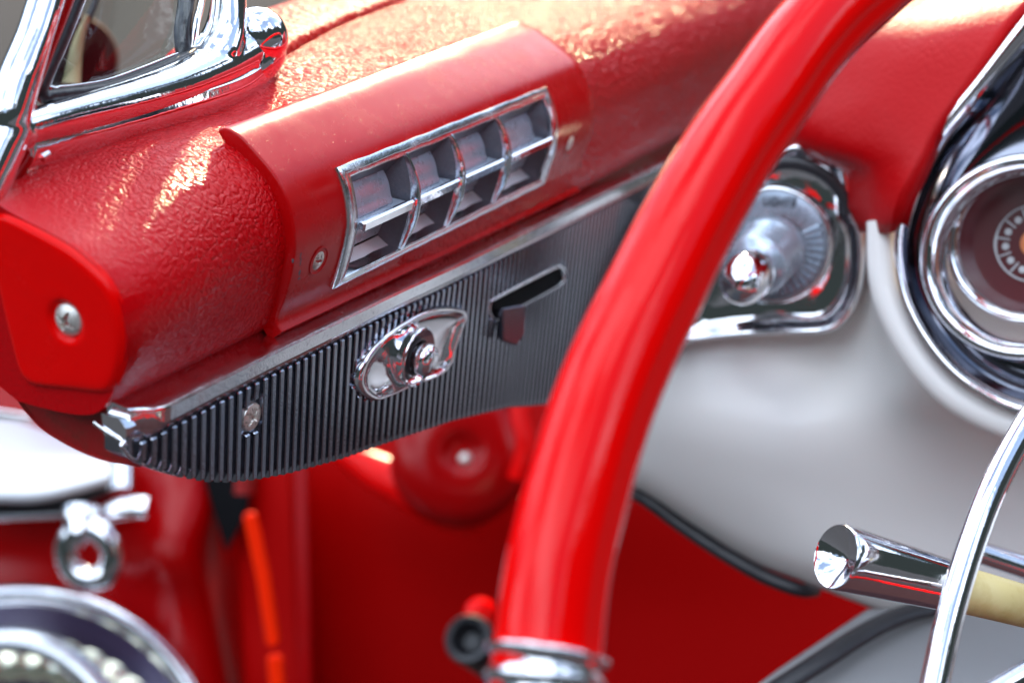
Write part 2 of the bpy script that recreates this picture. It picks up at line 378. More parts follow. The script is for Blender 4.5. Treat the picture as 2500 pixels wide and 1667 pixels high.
# vent grille: everything lives on the curved front of the plate
VT, VB = .0285, -.0290
gr_u0L, gr_u0R = .1405, .3685
pU = on_plate(.25, .0, .0016)
def surf(u, s, d):
    """s: 0 top .. 1 bottom along the arc of the plate"""
    pr = poffs(u, 0, 240); iT = np.argmin(abs(pr[:, 0]-VT)); iB = np.argmin(abs(pr[:, 0]-VB))
    x = iT+s*(iB-iT); i = int(min(238, max(1, math.floor(x)))); fr = x-i
    q = pr[i]*(1-fr)+pr[i+1]*fr; t = pr[i+1]-pr[i-1]; t /= np.linalg.norm(t); nn = np.array([-t[1], t[0]]); nn = nn if nn[1] > 0 else -nn
    return lp(u, *(q+nn*d))
grille = obj('vent_grille', *box((.15, -.0235, -.02), (.36, -.012, .02)), 'hole', dash)   # dark chamber behind the louvres
cs = [[surf(u, s, d) for s, d in [(.06, .01), (.3, .012), (.5, .012), (.7, .012), (.955, .01), (.955, -.012), (.90, -.0145), (.5, -.0150), (.2, -.0145), (.06, -.012)]] for u in np.linspace(gr_u0L+.0055, gr_u0R-.0055, 12)]
v, f = loft(cs); cut = obj('cutter', v, f, 'hole', dash, smooth=False)
for o_ in (plate, bpy.data.objects['padded_roll']):
    bo_ = o_.modifiers.new('cut', 'BOOLEAN'); bo_.object = cut; bo_.operation = 'DIFFERENCE'; bo_.solver = 'EXACT'
bpy.context.view_layer.update(); dg = bpy.context.evaluated_depsgraph_get()
for o_ in (plate, bpy.data.objects['padded_roll']):
    me = bpy.data.meshes.new_from_object(o_.evaluated_get(dg)); o_.modifiers.clear(); o_.data = me
bpy.data.objects.remove(cut)
# bezel as a closed strip around the opening
u0, u1 = gr_u0L, gr_u0R; u0b, u1b = u0+.003, u1+.001
iu0, iu1 = u0+.0085, u1-.0085; sT, sB = .105, .925
def bezel_path(uL, uR, sA, sBm, n=26):
    pts = [(uL, s) for s in np.linspace(sBm, sA, n)]+[(u, sA) for u in np.linspace(uL, uR, n)[1:-1]]+[(uR, s) for s in np.linspace(sA, sBm, n)]+[(u, sBm) for u in np.linspace(uR, uL, n)[1:-1]]
    return pts
outer = bezel_path(u0, u1, 0, 1); inner = bezel_path(iu0, iu1, sT, sB)
def blend(a, b, t): return [((1-t)*p[0]+t*q[0], (1-t)*p[1]+t*q[1]) for p, q in zip(a, b)]
rings = [(0, -.001), (0, .0010), (.06, .0018), (.2, .0021), (.62, .0021), (.70, .0017), (.9, .0016), (1.0, .0010), (1.0, -.009)]
v, f = loft([[surf(u, s, d) for u, s in blend(outer, inner, t)] for t, d in rings], True, False)
obj('bezel', v, f, 'chrome_worn', grille, sharp=35)
# dividers, chambers, drums and levers
du = [iu0, .1985, .2440, .2990, iu1]; sMid = .5
du = [iu0, .2000, .2465, .3000, iu1]
for u in du[1:-1]:
    secs = []
    for s in np.linspace(.06, .965, 40):
        hgt = .0012+.0042*math.sin(math.pi*(s-.06)/.905)
        secs.append([surf(u-.0006, s, -.013), surf(u-.0006, s, hgt-.0006), surf(u-.0003, s, hgt), surf(u+.0003, s, hgt), surf(u+.0006, s, hgt-.0006), surf(u+.0006, s, -.013)])
    v, f = loft(secs); obj('divider', v, f, 'chrome', grille, sharp=50)
for k in range(4):
    a, b = du[k]+.0006, du[k+1]-.0006; wd = b-a
    # chamber: sloping sill, roof and a cast side wall on the far side
    m = MB()
    m.add(*loft([[surf(u, .945, .0010), surf(u, .950, -.002), surf(u, .855, -.0105), surf(u, .93, -.0125), surf(u, .97, -.004)] for u in (a, b)]))
    obj('sill', m.v, m.f, 'sill', grille, sharp=30)
    m = MB()
    m.add(*loft([[surf(u, .075, .0000), surf(u, .10, -.001), surf(u, .26, -.0130), surf(u, .10, -.0135)] for u in (a, b)]))
    m.add(*loft([[surf(b-.0002, s, -.0002), surf(b-.0072, s, -.0115), surf(b-.0072, s, -.0135), surf(b, s, -.0135)] for s in np.linspace(.09, .93, 14)]))
    obj('chamber_wall', m.v, m.f, 'zinc', grille, sharp=30)
    # drum behind
    c, d_ = a-.001, b-.0098
    prof = []
    for s in np.linspace(.16, .80, 26):
        z = -.0048-.055*(s-.36)**2+.0022*math.exp(-((s-.47)/.05)**2) if s < .5 else -.0066-.035*(s-.62)**2
        prof.append((s, z))
    secs = []
    for u, dd in [(c, -.002), (c+.0008, 0), (d_-.0022, 0), (d_-.0008, -.0006), (d_, -.0025)]:
        secs.append([surf(u, s, z+dd) for s, z in prof]+[surf(u, .80, -.016), surf(u, .16, -.016)])
    v, f = loft(secs); dr = obj('louver_drum', v, f, 'drum', grille, sharp=40)
    # lever: shelf that widens towards the front bar
    s0 = .485; e = .0005
    sh = [(.40, -.0098, d_-.0005), (.445, -.0072, d_+.0015), (.475, -.004, b-.0035), (s0+.005, .0006, b-.001)]
    sh = [(q[0], q[1], q[2]) for q in sh]
    secs = [[surf(c+.003, s, z), surf(ue, s, z), surf(ue, s+.05, z-.0005), surf(c+.003, s+.05, z-.0005)] for s, z, ue in sh]
    m = MB(); m.add(*loft(secs))
    lv = obj('lever', m.v, m.f, 'drum', grille, sharp=30)
    secs = []
    for u, g_ in [(a+.0022, .0008), (a+.003, 0.0), (b-.0022, 0.0), (b-.0014, .0008)]:
        secs.append([surf(u, s0-.022+g_*12, .0002), surf(u, s0-.028+g_*12, .0024-g_), surf(u, s0-.014+g_*4, .0036-g_), surf(u, s0+.042-g_*4, .0034-g_), surf(u, s0+.052-g_*12, .0022-g_), surf(u, s0+.048-g_*12, -.001)])
    v, f = loft(secs); obj('lever_bar', v, f, 'chrome', lv, sharp=28)
    m = MB(); m.add(*loft([[surf(u, s0-.03, -.004), surf(u, s0-.03, .001), surf(u, s0+.045, .001), surf(u, s0+.045, -.004)] for u in (a+.0008, a+.0024)]))

# chrome strip under the roll and the dark ribbed panel
def tilt(v_): return .0275+.10*(v_+.055)
nP = W-.10*ZZ; nP /= np.linalg.norm(nP); pP = O+.0275*W-.055*ZZ
def onp(x, y): q = toL(hit(x, y, pP, nP)); return q[0], q[2]
topx = [(305, 1078), (353, 1066), (495, 991), (629, 921), (792, 840), (939, 765), (1091, 693), (1225, 624), (1332, 572), (1594, 440)]
TOPL = np.array([onp(*p) for p in topx])
botx = [(299, 1085), (312, 1110), (338, 1126), (370, 1140), (446, 1163), (504, 1173), (558, 1175), (625, 1168), (700, 1154), (829, 1119), (966, 1071), (1103, 1025), (1240, 993), (1290, 990), (1340, 985), (1450, 940), (1700, 830)]
BOTL = np.array([onp(*p) for p in botx])
print('top', TOPL[0], TOPL[-1], 'bot', BOTL[0], BOTL[5], BOTL[12])
vt = lambda u: float(np.interp(u, TOPL[:, 0], TOPL[:, 1])); vb = lambda u: float(np.interp(u, BOTL[:, 0], BOTL[:, 1]))
uend = .72
secs = []
for u in np.r_[np.linspace(-.001, .03, 12), np.linspace(.036, uend, 60)]:
    t = vt(max(u, TOPL[0, 0])); b_ = min(vb(u) if u > BOTL[0, 0] else BOTL[0, 1], t-.0005)
    secs.append([lp(u, t+.001, tilt(t)), lp(u, b_+.0010, tilt(b_)), lp(u, b_, tilt(b_)-.001), lp(u, b_+.0004, tilt(b_)-.012), lp(u, t+.001, tilt(t)-.012)])
v, f = loft(secs); panel = obj('ribbed_panel', v, f, 'rib', dash, sharp=30)
panel['label'] = 'dark ribbed metal panel below the red roll'
# outlines on the panel
def pl(x, y, h=0.):
    a, c_ = onp(x, y); return np.array(lp(a, c_, tilt(c_)+h))
bezx = [(858, 932), (861, 911), (871, 881), (909, 830), (948, 799), (999, 768), (1037, 755), (1075, 751), (1105, 754), (1120, 765), (1112, 790), (1100, 822), (1090, 852), (1083, 881), (1062, 906), (1024, 924), (999, 929), (960, 949), (922, 965), (897, 971), (871, 957)]
bez2 = np.array([onp(*p) for p in bezx])
slotx = [(1188, 760), (1190, 740), (1203, 727), (1343, 655), (1362, 650), (1371, 658), (1370, 678), (1358, 696), (1251, 754), (1225, 775), (1200, 778)]
slot2 = np.array([onp(*p) for p in slotx])
def inside(p, poly):
    x, y = p; c = False; n = len(poly)
    for i in range(n):
        x0, y0 = poly[i]; x1, y1 = poly[i-1]
        if (y0 > y) != (y1 > y) and x < (x1-x0)*(y-y0)/(y1-y0)+x0: c = not c
    return c
scp = np.array(onp(611, 1017))
ribs = MB(); u = TOPL[0, 0]+.0085; pitch = .00625
while u < uend-.01:
    hi = vt(u)-.0010; lo = vb(u)+.0001; cuts = []
    vs = np.linspace(lo, hi, 240); ok = []
    for q in vs:
        blocked = any(inside((u+dx, q), bez2) or inside((u+dx, q), slot2) for dx in (-.002, 0, .002)) or math.hypot((u-scp[0])*1.0, (q-scp[1])) < .0078
        ok.append(not blocked)
    i = 0
    while i < len(vs):
        if ok[i]:
            j = i
            while j+1 < len(vs) and ok[j+1]: j += 1
            if vs[j]-vs[i] > .003:
                a_, b_ = vs[i], vs[j]; hw = .00155; h1, h2 = .0026, .0022
                jit = random.uniform(-.00012, .00012); uu = u+jit
                def sec(vv, k, hh):
                    base = tilt(vv)
                    return [lp(uu-hw*1.1, vv, base-.0006), lp(uu-hw*1.0*k, vv, base+hh*.78), lp(uu-hw*.72*k, vv, base+hh*.98), lp(uu+hw*.72*k, vv, base+hh), lp(uu+hw*1.0*k, vv, base+hh*.8), lp(uu+hw*1.1, vv, base-.0006)]
                ribs.add(*loft([sec(a_, .8, h2*.7), sec(a_+.0007, .95, h2), sec(a_+.003, 1, h2), sec(b_-.003, 1, h1), sec(b_-.0007, 1, h1), sec(b_, .85, h1*.72)]))
            i = j+1
        else: i += 1
    u += pitch
obj('ribs', ribs.v, ribs.f, 'rib', panel, sharp=35)
# strip
secs = []
for u in np.r_[np.linspace(.002, .03, 8), np.linspace(.04, .9, 50)]:
    t = vt(u)
    e = sm((u-.002)/.012)
    pr = [(t+.0150, .014), (t+.0135, .026), (t+.0129, .0330), (t+.0122, .0344), (t+.0110, .0350), (t+.0052, .0343), (t+.0042, .0335), (t+.0030, .0300), (t+.0005, .0292), (t-.0005, .0285), (t-.0005, .014)]
    secs.append([lp(u, a, .018+(b-.018)*(.55+.45*e)) for a, b in pr])
v, f = loft(secs); obj('chrome_strip', v, f, 'chrome_worn', dash, sharp=28)
# folded end of the strip: little chrome corner
m = MB()
m.add(*loft([[lp(a, *q) for q in [(-.0420+k, .016), (-.0425+k, .0262-k), (-.0450, .0290-k), (-.0485-k*.5, .0275), (-.0505, .0245), (-.050, .016)]] for a, k in [(-.0015, .0012), (-.0003, .0003), (.003, 0)]]))
m.add(*tube(catmull([lp(-.002, -.0455, .012), lp(-.0022, -.0480, .018), lp(-.0018, -.0505, .0240), lp(-.0005, -.0525, .0270)], 12), (.0005, .0008), n=10))
obj('strip_end', m.v, m.f, 'chrome', dash, sharp=30)
# rim of the panel, bright bottom edge
path = [pl(x, y, -.0004) for x, y in [(306, 1078), (299, 1086), (304, 1099), (316, 1113), (340, 1128), (370, 1141), (410, 1154), (446, 1164)]]
obj('panel_edge', *tube(catmull(path, 50), lambda t: (.0011*(1-.6*t), .0009*(1-.5*t)), n=12), 'chrome', panel)
obj('screw', *phillips(pl(611, 1017, .0012), (0, -1, -.1), .0067, .75, .10, .28), 'steel', panel)
# knob bezel
def eye_ring(poly, prof, c):
    secs = []
    for t, h in prof:
        secs.append([lp(c[0]+(q[0]-c[0])*t, c[1]+(q[1]-c[1])*t, tilt(c[1]+(q[1]-c[1])*t)+h) for q in poly])
    return secs
bc = catmull(bez2, 90, True); bcen = np.array(onp(985, 868))
v, f = loft(eye_ring(bc, [(1.03, -.0005), (1.03, .0042), (1.0, .0058), (.965, .0060), (.94, .0052), (.85, .0034), (.7, .0018), (.5, .0009), (.3, .0006), (.1, .0005)], bcen), True, False)
kb = obj('knob_bezel', v, f, 'chrome', dash, sharp=180)
kc = pl(1000, 866, -.0008); ax = np.array([0, -1, -.1])
obj('cup', *lathe(kc, ax, [(.0150, .001), (.0165, .0052), (.0166, .0066), (.0158, .0072), (.0143, .0062), (.0118, .0020), (.0090, .0010)], 56), 'chrome', kb, sharp=60)
obj('collar', *lathe(kc, ax, [(.0104, .001), (.0104, .0060), (.0096, .0066), (.0088, .0060), (.0088, .001)], 48), 'rubber', kb)
obj('knob', *lathe(kc, ax, [(.0066, .001), (.0070, .0050), (.0084, .0074), (.0091, .0098), (.0088, .0122), (.0076, .0142), (.0054, .0156), (.0028, .0163), (0, .0165)], 56), 'chrome', kb, sharp=180)
# slot, its rim and the slider
s2 = catmull(slot2, 80, True); scen = slot2.mean(0)
def grow(poly, d):
    p = np.array(poly); t = np.roll(p, -1, 0)-np.roll(p, 1, 0); nn = np.stack([t[:, 1], -t[:, 0]], 1); nn /= np.linalg.norm(nn, axis=1)[:, None]
    a = p+nn*d; return a if abs(a-scen).sum() > abs(p-scen).sum() or d < 0 else p-nn*d
def ring2(poly, h): return [lp(q[0], q[1], tilt(q[1])+h) for q in poly]
_n = 1 if abs(grow(s2, .001)-scen).sum() > abs(s2-scen).sum() else -1
gi = grow(s2, .001); gi2 = s2-(gi-s2)
v, f = loft([ring2(gi, 0), ring2(gi, .0020), ring2(s2*.8+gi*.2, .0028), ring2(s2*.3+gi2*.7, .0026), ring2(gi2, .0018), ring2(gi2, -.002)], True, False)
slot = obj('slider_slot', v, f, 'chrome_worn', dash, sharp=60)
obj('opening', *prism(ring2(gi2, .0006), (0, .003, 0)), 'hole', slot)
b0 = np.array(onp(1214, 752)); b1 = np.array(onp(1245, 808))
x0, x1 = b0[0]-.0035, b0[0]+.0085; zt, zb = b0[1]+.0015, b1[1]-.001; wy = tilt(b0[1])
b0 = b0
v, f = loft([[(x, -y, z) for x, y, z in [(x0+e, wy+.0055, zt-e), (x1-e, wy+.0055+.009-e, zt-e), (x1-e, wy+.0145-e, zb+.006+e), ((x0+x1)/2, wy+.012-e, zb+e), (x0+e, wy+.0055, zb+.004+e)]] for e in (.0,)]+[[(x, -y, z) for x, y, z in [(x0, wy+.002, zt), (x1-.002, wy+.010, zt), (x1-.002, wy+.010, zb+.006), ((x0+x1)/2, wy+.008, zb), (x0, wy+.002, zb+.004)]]])
obj('slider', v, f, mat('slider_chrome', (.20, .20, .25), .22, 1), slot, bevel=.0008, sharp=30)
m = MB(); m.add(*box((b0[0]-.001, -(wy+.006), zt-.008), (b0[0]+.003, -(wy-.002), zt-.003))); obj('slider_stem', m.v, m.f, 'rubber', slot)

# dull red shell behind the end cap and the rib panel
shx = [(-40, 560), (-30, 700), (2, 800), (22, 900), (36, 967), (67, 1012), (112, 1056), (179, 1096), (245, 1123), (312, 1137), (380, 1143), (450, 1130), (420, 1040), (330, 990), (250, 900), (150, 700)]
sh2 = catmull(np.array([onu(x, y, .012) for x, y in shx]), 80, True); sh2[:, 1] = np.minimum(sh2[:, 1], .0205)
cen = sh2.mean(0)
secs = [[lp(.0135, *(cen+(q-cen)*.975)) for q in sh2], [lp(.0120, *(cen+(q-cen)*.992)) for q in sh2], [lp(.0125, *q) for q in sh2], [lp(.03, *q) for q in sh2]]
v, f = loft(secs); obj('end_bracket', v, f, 'dull_red', dash, sharp=50)

# upper red pad at the foot of the windshield
def onv(x, y, v_): return hit(x, y, O+v_*ZZ, ZZ)
front = [onv(x, y, .0585) for x, y in [(655, 163), (693, 143), (825, 74), (974, 14), (1130, -50), (1500, -180)]]
print('pad depth', [round(float((p-CAM)@FW), 3) for p in front])
front = catmull(front, 30); secs = []
for i, p in enumerate(front):
    t = front[min(i+1, 29)]-front[max(i-1, 0)]; t /= np.linalg.norm(t); n_ = np.array([-t[1], t[0], 0]); n_ = n_ if n_[0] < 0 else -n_
    secs.append([toL(p+n_*a+ZZ*b) for a, b in [(.02, -.004), (.001, -.004), (-.0008, -.001), (-.0008, .004), (.001, .0065), (.006, .0085), (.02, .0100), (.040, .0115), (.048, .010), (.050, 0)]])
v, f = loft(secs); obj('upper_pad', v, f, 'leather_soft', dash, sharp=50)

# ---------------------------------------------------------------- sheets traced in the picture at their own distance
def sheet(name, rows, m, parent, off, thick=.008, nu=40, nv=30, **k):
    """rows: lists of (px, py, distance); resampled to a smooth sheet with thickness"""
    R_ = [catmull([P(*q) for q in r], nu) for r in rows]
    G = np.stack(R_); cols = [catmull(G[:, j], nv) for j in range(nu)]
    G = np.stack(cols, 1); v, f = loft([list(r) for r in G], False, False)
    return obj(name, v, f, m, parent, off=off, solid=thick, soff=0, sharp=180, **k)
toLv = lambda pts: [toL(np.array(p)) for p in pts]

cowl = empty('instrument_cluster', 'round gauge in wide chrome rings under a red leather hood behind the wheel', 'gauge cluster', P(2505, 640, .82))
co_ = P(2505, 640, .82)
rows = [[(2150, -260, 1.03), (2260, -260, 1.02), (2300, -240, 1.01), (2800, -200, .98)],
        [(2030, -60, .975), (2150, -40, .945), (2300, -10, .915), (2620, -60, .885)],
        [(1920, 120, .955), (2080, 110, .905), (2250, 100, .872), (2480, 60, .845)],
        [(1840, 260, .955), (1980, 260, .905), (2150, 250, .865), (2345, 250, .835)],
        [(1880, 338, .955), (1990, 334, .895), (2130, 330, .862), (2290, 330, .833)],
        [(2074, 400, .90), (2100, 400, .885), (2150, 400, .86), (2262, 395, .83)],
        [(2090, 490, .90), (2115, 490, .885), (2160, 490, .86), (2212, 490, .835)],
        [(2108, 552, .92), (2124, 560, .90), (2155, 566, .87), (2196, 562, .85)]]
sheet('leather_hood', rows, 'leather_soft', cowl, co_, .012)
# rings
cn_ = CAM-co_; cn_ /= np.linalg.norm(cn_); cn_ = cn_+np.array([-.22, 0, .05]); cn_ /= np.linalg.norm(cn_)
def cp(x, y, h=0.): return hit(x, y, co_+cn_*h, cn_)
ox = [(2620, -80), (2500, 64), (2396, 200), (2314, 302), (2253, 404), (2212, 506), (2195, 583), (2199, 659), (2218, 736), (2263, 822), (2324, 899), (2396, 955), (2500, 1003), (2700, 1040), (2900, 980), (3000, 700), (2960, 200), (2800, -80)]
oo = catmull([cp(*p) for p in ox], 140, True); oc = cp(2560, 610)
io = [cp(2545+262*math.cos(t), 625+268*math.sin(t)) for t in np.linspace(0, 2*math.pi, 140, endpoint=False)]
# match start angle
a0 = np.argmin([np.linalg.norm(np.array(q)-oo[0]) for q in io]); io = np.roll(np.array(io), -a0, 0)
if np.linalg.norm(io[20]-oo[20]) > np.linalg.norm(io[-20]-oo[20]): io = np.roll(io[::-1], 1, 0)
secs = []
for t, h in [(-.05, -.012), (-.05, .006), (-.02, .0095), (.08, .0095), (.18, .006), (.24, .000)]:
    secs.append([o_+(i_-o_)*t+cn_*h for o_, i_ in zip(oo, io)])
v, f = loft(secs, True, False); obj('outer_bezel', v, f, 'chrome', cowl, off=co_, sharp=180)
secs = [[o_+(i_-o_)*t+cn_*h for o_, i_ in zip(oo, io)] for t, h in [(.22, .001), (.3, -.008), (.5, -.016), (.8, -.020), (1.05, -.018)]]
v, f = loft(secs, True, False); obj('dish', v, f, mat('dark_reflection_chrome', (.16, .17, .21), .10, 1), cowl, off=co_, sharp=180)  # chrome dish; its dark reflection is put into the base colour
rc = P(2508, 629, .815); k_ = .815/F
g1 = obj('gauge_ring', *lathe(rc, cn_, [(252*k_, -.016), (255*k_, .004), (248*k_, .011), (236*k_, .014), (220*k_, .011), (208*k_, .003), (200*k_, -.006)], 96), 'chrome', cowl, off=co_, sharp=180)
dc = P(2528, 594, .838)
obj('inner_ring', *lathe(dc, cn_, [(206*k_, .012), (198*k_, .022), (190*k_, .0240), (180*k_, .022), (172*k_, .015), (164*k_, .008), (156*k_, .004), (150*k_, -.002)], 96), 'chrome', cowl, off=co_, sharp=180)
face = obj('dial_face', *lathe(dc, cn_, [(172*k_, 0), (0, 0)], 72), 'maroon', cowl, off=co_)
da, db = frame(cn_, np.array([0, 0, 1.])); db = -db if db[2] < 0 else db; da = -da if da[0] < 0 else da
def dial(x, y, h=.0006): return dc+(da*x+db*y)*k_+cn_*h
m = MB(); m.add(*tube([dial(97*math.cos(t), 97*math.sin(t)) for t in np.linspace(0, 2*math.pi, 72, endpoint=False)], (.0009, .0005), closed=True, n=6))
for i in range(24):
    t = i*math.pi/12
    if i % 2 == 0:
        m.add(*tube([dial(r*math.cos(t), r*math.sin(t)) for r in (62, 92)], (.0010, .0005), n=6))
    else: m.add(*lathe(dial(72*math.cos(t), 72*math.sin(t)), cn_, [(.0022, 0), (.0020, .0004), (0, .0004)], 12))
obj('dial_marking', m.v, m.f, 'dialmark', face, off=co_)
obj('dial_hub', *lathe(dial(0, 0), cn_, [(.0085, 0), (.0085, .001), (.0072, .0012), (0, .0012)], 32), 'dial_orange', face, off=co_)
obj('needle', *tube([dial(-8, -14, .002), dial(34, 62, .002)], (.0007, .0004), n=8), 'dialmark', face, off=co_)
gv, gf_ = lathe(dc+cn_*.012, cn_, [(152*k_, 0), (0, .002)], 48); obj('glass', gv, gf_, 'glass', cowl, off=co_)

# cream dashboard face
fc = empty('cream_dash_face', 'cream painted metal dash face sweeping below the gauge and light switch', 'dash panel', P(1900, 1000, .95))
fo = P(1900, 1000, .95)
rows = [[(1620, 520, 1.04), (1760, 505, .99), (2000, 500, .97), (2130, 500, .94), (2250, 500, .90), (2700, 480, .88)],
        [(1570, 700, 1.02), (1720, 700, .98), (2000, 700, .965), (2120, 700, .935), (2200, 720, .875), (2700, 760, .87)],
        [(1500, 860, 1.01), (1700, 860, .97), (2000, 870, .955), (2140, 880, .92), (2280, 930, .868), (2700, 1010, .86)],
        [(1440, 980, 1.02), (1650, 1000, .97), (1900, 1040, .945), (2120, 1060, .925), (2330, 1060, .90), (2700, 1120, .885)],
        [(1400, 1080, 1.03), (1600, 1110, .985), (1850, 1180, .96), (2080, 1230, .945), (2330, 1260, .93), (2700, 1330, .91)],
        [(1420, 1130, 1.045), (1580, 1175, 1.005), (1820, 1300, .985), (2020, 1370, .965), (2300, 1440, .95), (2700, 1520, .93)],
        [(1430, 1150, 1.07), (1570, 1200, 1.035), (1812, 1352, 1.01), (1990, 1425, .99), (2280, 1530, .97), (2700, 1640, .95)]]
sheet('face_panel', rows, 'cream', fc, fo, .004, 60, 50)
# raised cream surround of the gauge
lip = [cp(x, y, -.006) for x, y in [(2150, 540), (2152, 660), (2172, 750), (2222, 850), (2290, 935), (2370, 995), (2490, 1045), (2660, 1080)]]
obj('gauge_surround', *tube(catmull(lip, 60), lambda t: (.0085, .0075), up=cn_, n=20), 'cream', fc, off=fo)
# black tube in place of the shade in the gap under the face
ed = [P(*q) for q in [(1400, 1135, 1.06), (1552, 1203, 1.03), (1658, 1278, 1.02), (1735, 1330, 1.01), (1807, 1374, 1.0), (1870, 1408, .995), (1950, 1438, .99), (1985, 1440, 1.01)]]
obj('gap_shade_edge', *tube(catmull(ed, 50), (.006, .005), n=12), 'rubber', fc, off=fo)

# headlamp switch in its chrome pod
sw = empty('light_switch', 'chrome headlamp switch pod with pull knob and radial dial beside the red rim', 'light switch', P(1890, 600, .93))
so_ = P(1890, 600, .895)
sn = CAM-so_; sn /= np.linalg.norm(sn); sn = sn+np.array([-.10, 0, -.10]); sn /= np.linalg.norm(sn)
def sp(x, y, h=0.): return hit(x, y, so_+sn*h, sn)
px_ = [(1930, 343), (1985, 341), (2034, 353), (2069, 384), (2082, 435), (2092, 506), (2116, 557), (2122, 634), (2110, 720), (2076, 785), (2023, 818), (1906, 822), (1779, 830), (1677, 843), (1620, 850), (1600, 800), (1640, 700), (1700, 600), (1770, 480), (1850, 380)]
pd = catmull([sp(*p) for p in px_], 120, True); pc = sp(1890, 610)
secs = [[pc+(q-pc)*t+sn*h for q in pd] for t, h in [(1., -.05), (1., -.012), (1.0, .004), (.985, .0075), (.955, .0085), (.925, .007), (.90, .001), (.86, -.004), (.78, -.006), (.6, -.006), (.3, -.005), (.02, -.004)]]
v, f = loft(secs, True, False); pod = obj('pod', v, f, 'chrome', sw, off=so_, sharp=180)
# black band near the top
bd = [sp(x, y, .009) for x, y in [(1860, 412), (1905, 392), (1960, 395), (2015, 418), (2058, 462), (2082, 520)]]
obj('band', *tube(catmull(bd, 30), (.004, .002), up=sn, n=10), 'rubber', pod, off=so_)
sa, sb = frame(sn, np.array([0, 0, 1.])); sb = -sb if sb[2] < 0 else sb; sa = -sa if sa[0] < 0 else sa
dk = P(1885, 598, .888); kk = .888/F
dv, df_ = lathe(dk, sn, [(150*kk, -.008), (152*kk, 0), (146*kk, .003), (138*kk, .003), (134*kk, .001), (60*kk, .0015), (30*kk, .001)], 90)
dl = obj('dial', dv, df_, 'chrome_worn', sw, off=so_, sharp=180)
m = MB()
for i in range(40):
    t = i*2*math.pi/40
    c0 = dk+(sa*math.cos(t)+sb*math.sin(t))*82*kk+sn*.0012; c1 = dk+(sa*math.cos(t)+sb*math.sin(t))*128*kk+sn*.0012
    tn_ = -sa*math.sin(t)+sb*math.cos(t)
    if not (.6 < t < 2.4) :
        m.add(*loft([[c0-tn_*.0008, c0+tn_*.0008, c0+sn*.0016], [c1-tn_*.0017, c1+tn_*.0017, c1+sn*.0024]]))
obj('dial_ridges', m.v, m.f, 'drum', dl, off=so_, sharp=30)
# lettering round the dial
tcu = bpy.data.curves.new('dial_text', 'FONT'); tcu.body = 'LIGHTS'; tcu.size = .0062; tcu.extrude = .0002; tcu.align_x = 'CENTER'; tcu.align_y = 'CENTER'
tmp_ = bpy.data.objects.new('tmp', tcu); sc.collection.objects.link(tmp_); bpy.context.view_layer.update(); tme = bpy.data.meshes.new_from_object(tmp_.evaluated_get(bpy.context.evaluated_depsgraph_get())); bpy.data.objects.remove(tmp_); tme.materials.clear(); tob = bpy.data.objects.new('dial_lettering', tme); sc.collection.objects.link(tob); tob.data.materials.append(M['rubber'])
mt = Matrix(((sa[0], sb[0], sn[0]), (sa[1], sb[1], sn[1]), (sa[2], sb[2], sn[2]))).to_4x4()
tp = dk+sb*104*kk+sa*8*kk+sn*.0022; mt.translation = Vector(tp-so_); tob.parent = dl; tob.matrix_local = mt
ka = P(1812, 690, .838)-P(1880, 612, .888); kl = np.linalg.norm(ka); kb0 = P(1880, 612, .888)
obj('knob_stem', *lathe(kb0, ka, [(88*kk, -.004), (90*kk, .003), (86*kk, .006), (80*kk, .0075), (79*kk, .030), (74*kk, .034), (58*kk, .036), (50*kk, .038)], 64), 'drum', sw, off=so_, sharp=60)
obj('knob', *lathe(kb0, ka, [(44*kk, .030), (56*kk, .034), (60*kk, .040), (62*kk, kl-.010), (60*kk, kl-.002), (54*kk, kl+.006), (43*kk, kl+.0115), (25*kk, kl+.015), (0, kl+.0165)], 64), 'chrome', sw, off=so_, sharp=180)

# ================================================================== steering wheel
wn = np.array([.52, -.70, .49]); wn /= np.linalg.norm(wn); wp = P(1471, 1010, .435)
def wh(x, y, h=0.): return hit(x, y, wp+wn*h, wn)
rx = [(1337, 1594), (1361, 1400), (1400, 1233), (1466, 1010), (1536, 840), (1605, 700), (1666, 574), (1773, 383), (1868, 245), (1962, 112), (2073, 0)]
offx = [(2300, -170), (2650, -300), (3050, -300), (3500, -50), (3900, 500), (4050, 1200), (3900, 2000), (3400, 2700), (2700, 3000), (2000, 2850), (1550, 2400), (1350, 1950), (1325, 1750)]
W3 = [wh(*p) for p in rx+offx]
print('rim depths', [round(float((p-CAM)@FW), 3) for p in W3]); cW = np.mean(W3, 0)
print('wheel span', [round(float(np.linalg.norm(p-cW)), 3) for p in W3])
wheel = empty('steering_wheel', 'glossy red steering wheel rim with chrome collar and horn ring, blurred in the foreground', 'steering wheel', cW)
rp_ = catmull(W3, 260, True)
def rimprof(t):
    # near face has a soft ridge; the side towards the hub carries a shallow groove
    out_ = []
    for q in np.linspace(0, 2*math.pi, 40, endpoint=False):
        r = .0152+.0014*math.cos(2*q)-.0012*math.exp(-((q-1.0)/.16)**2)
        out_.append((r*math.cos(q)*1.0, r*math.sin(q)*.96))
    return out_
v, f = tube(rp_, rimprof, up=wn, closed=True)
obj('rim', v, f, 'rim', wheel, off=cW, sharp=180)
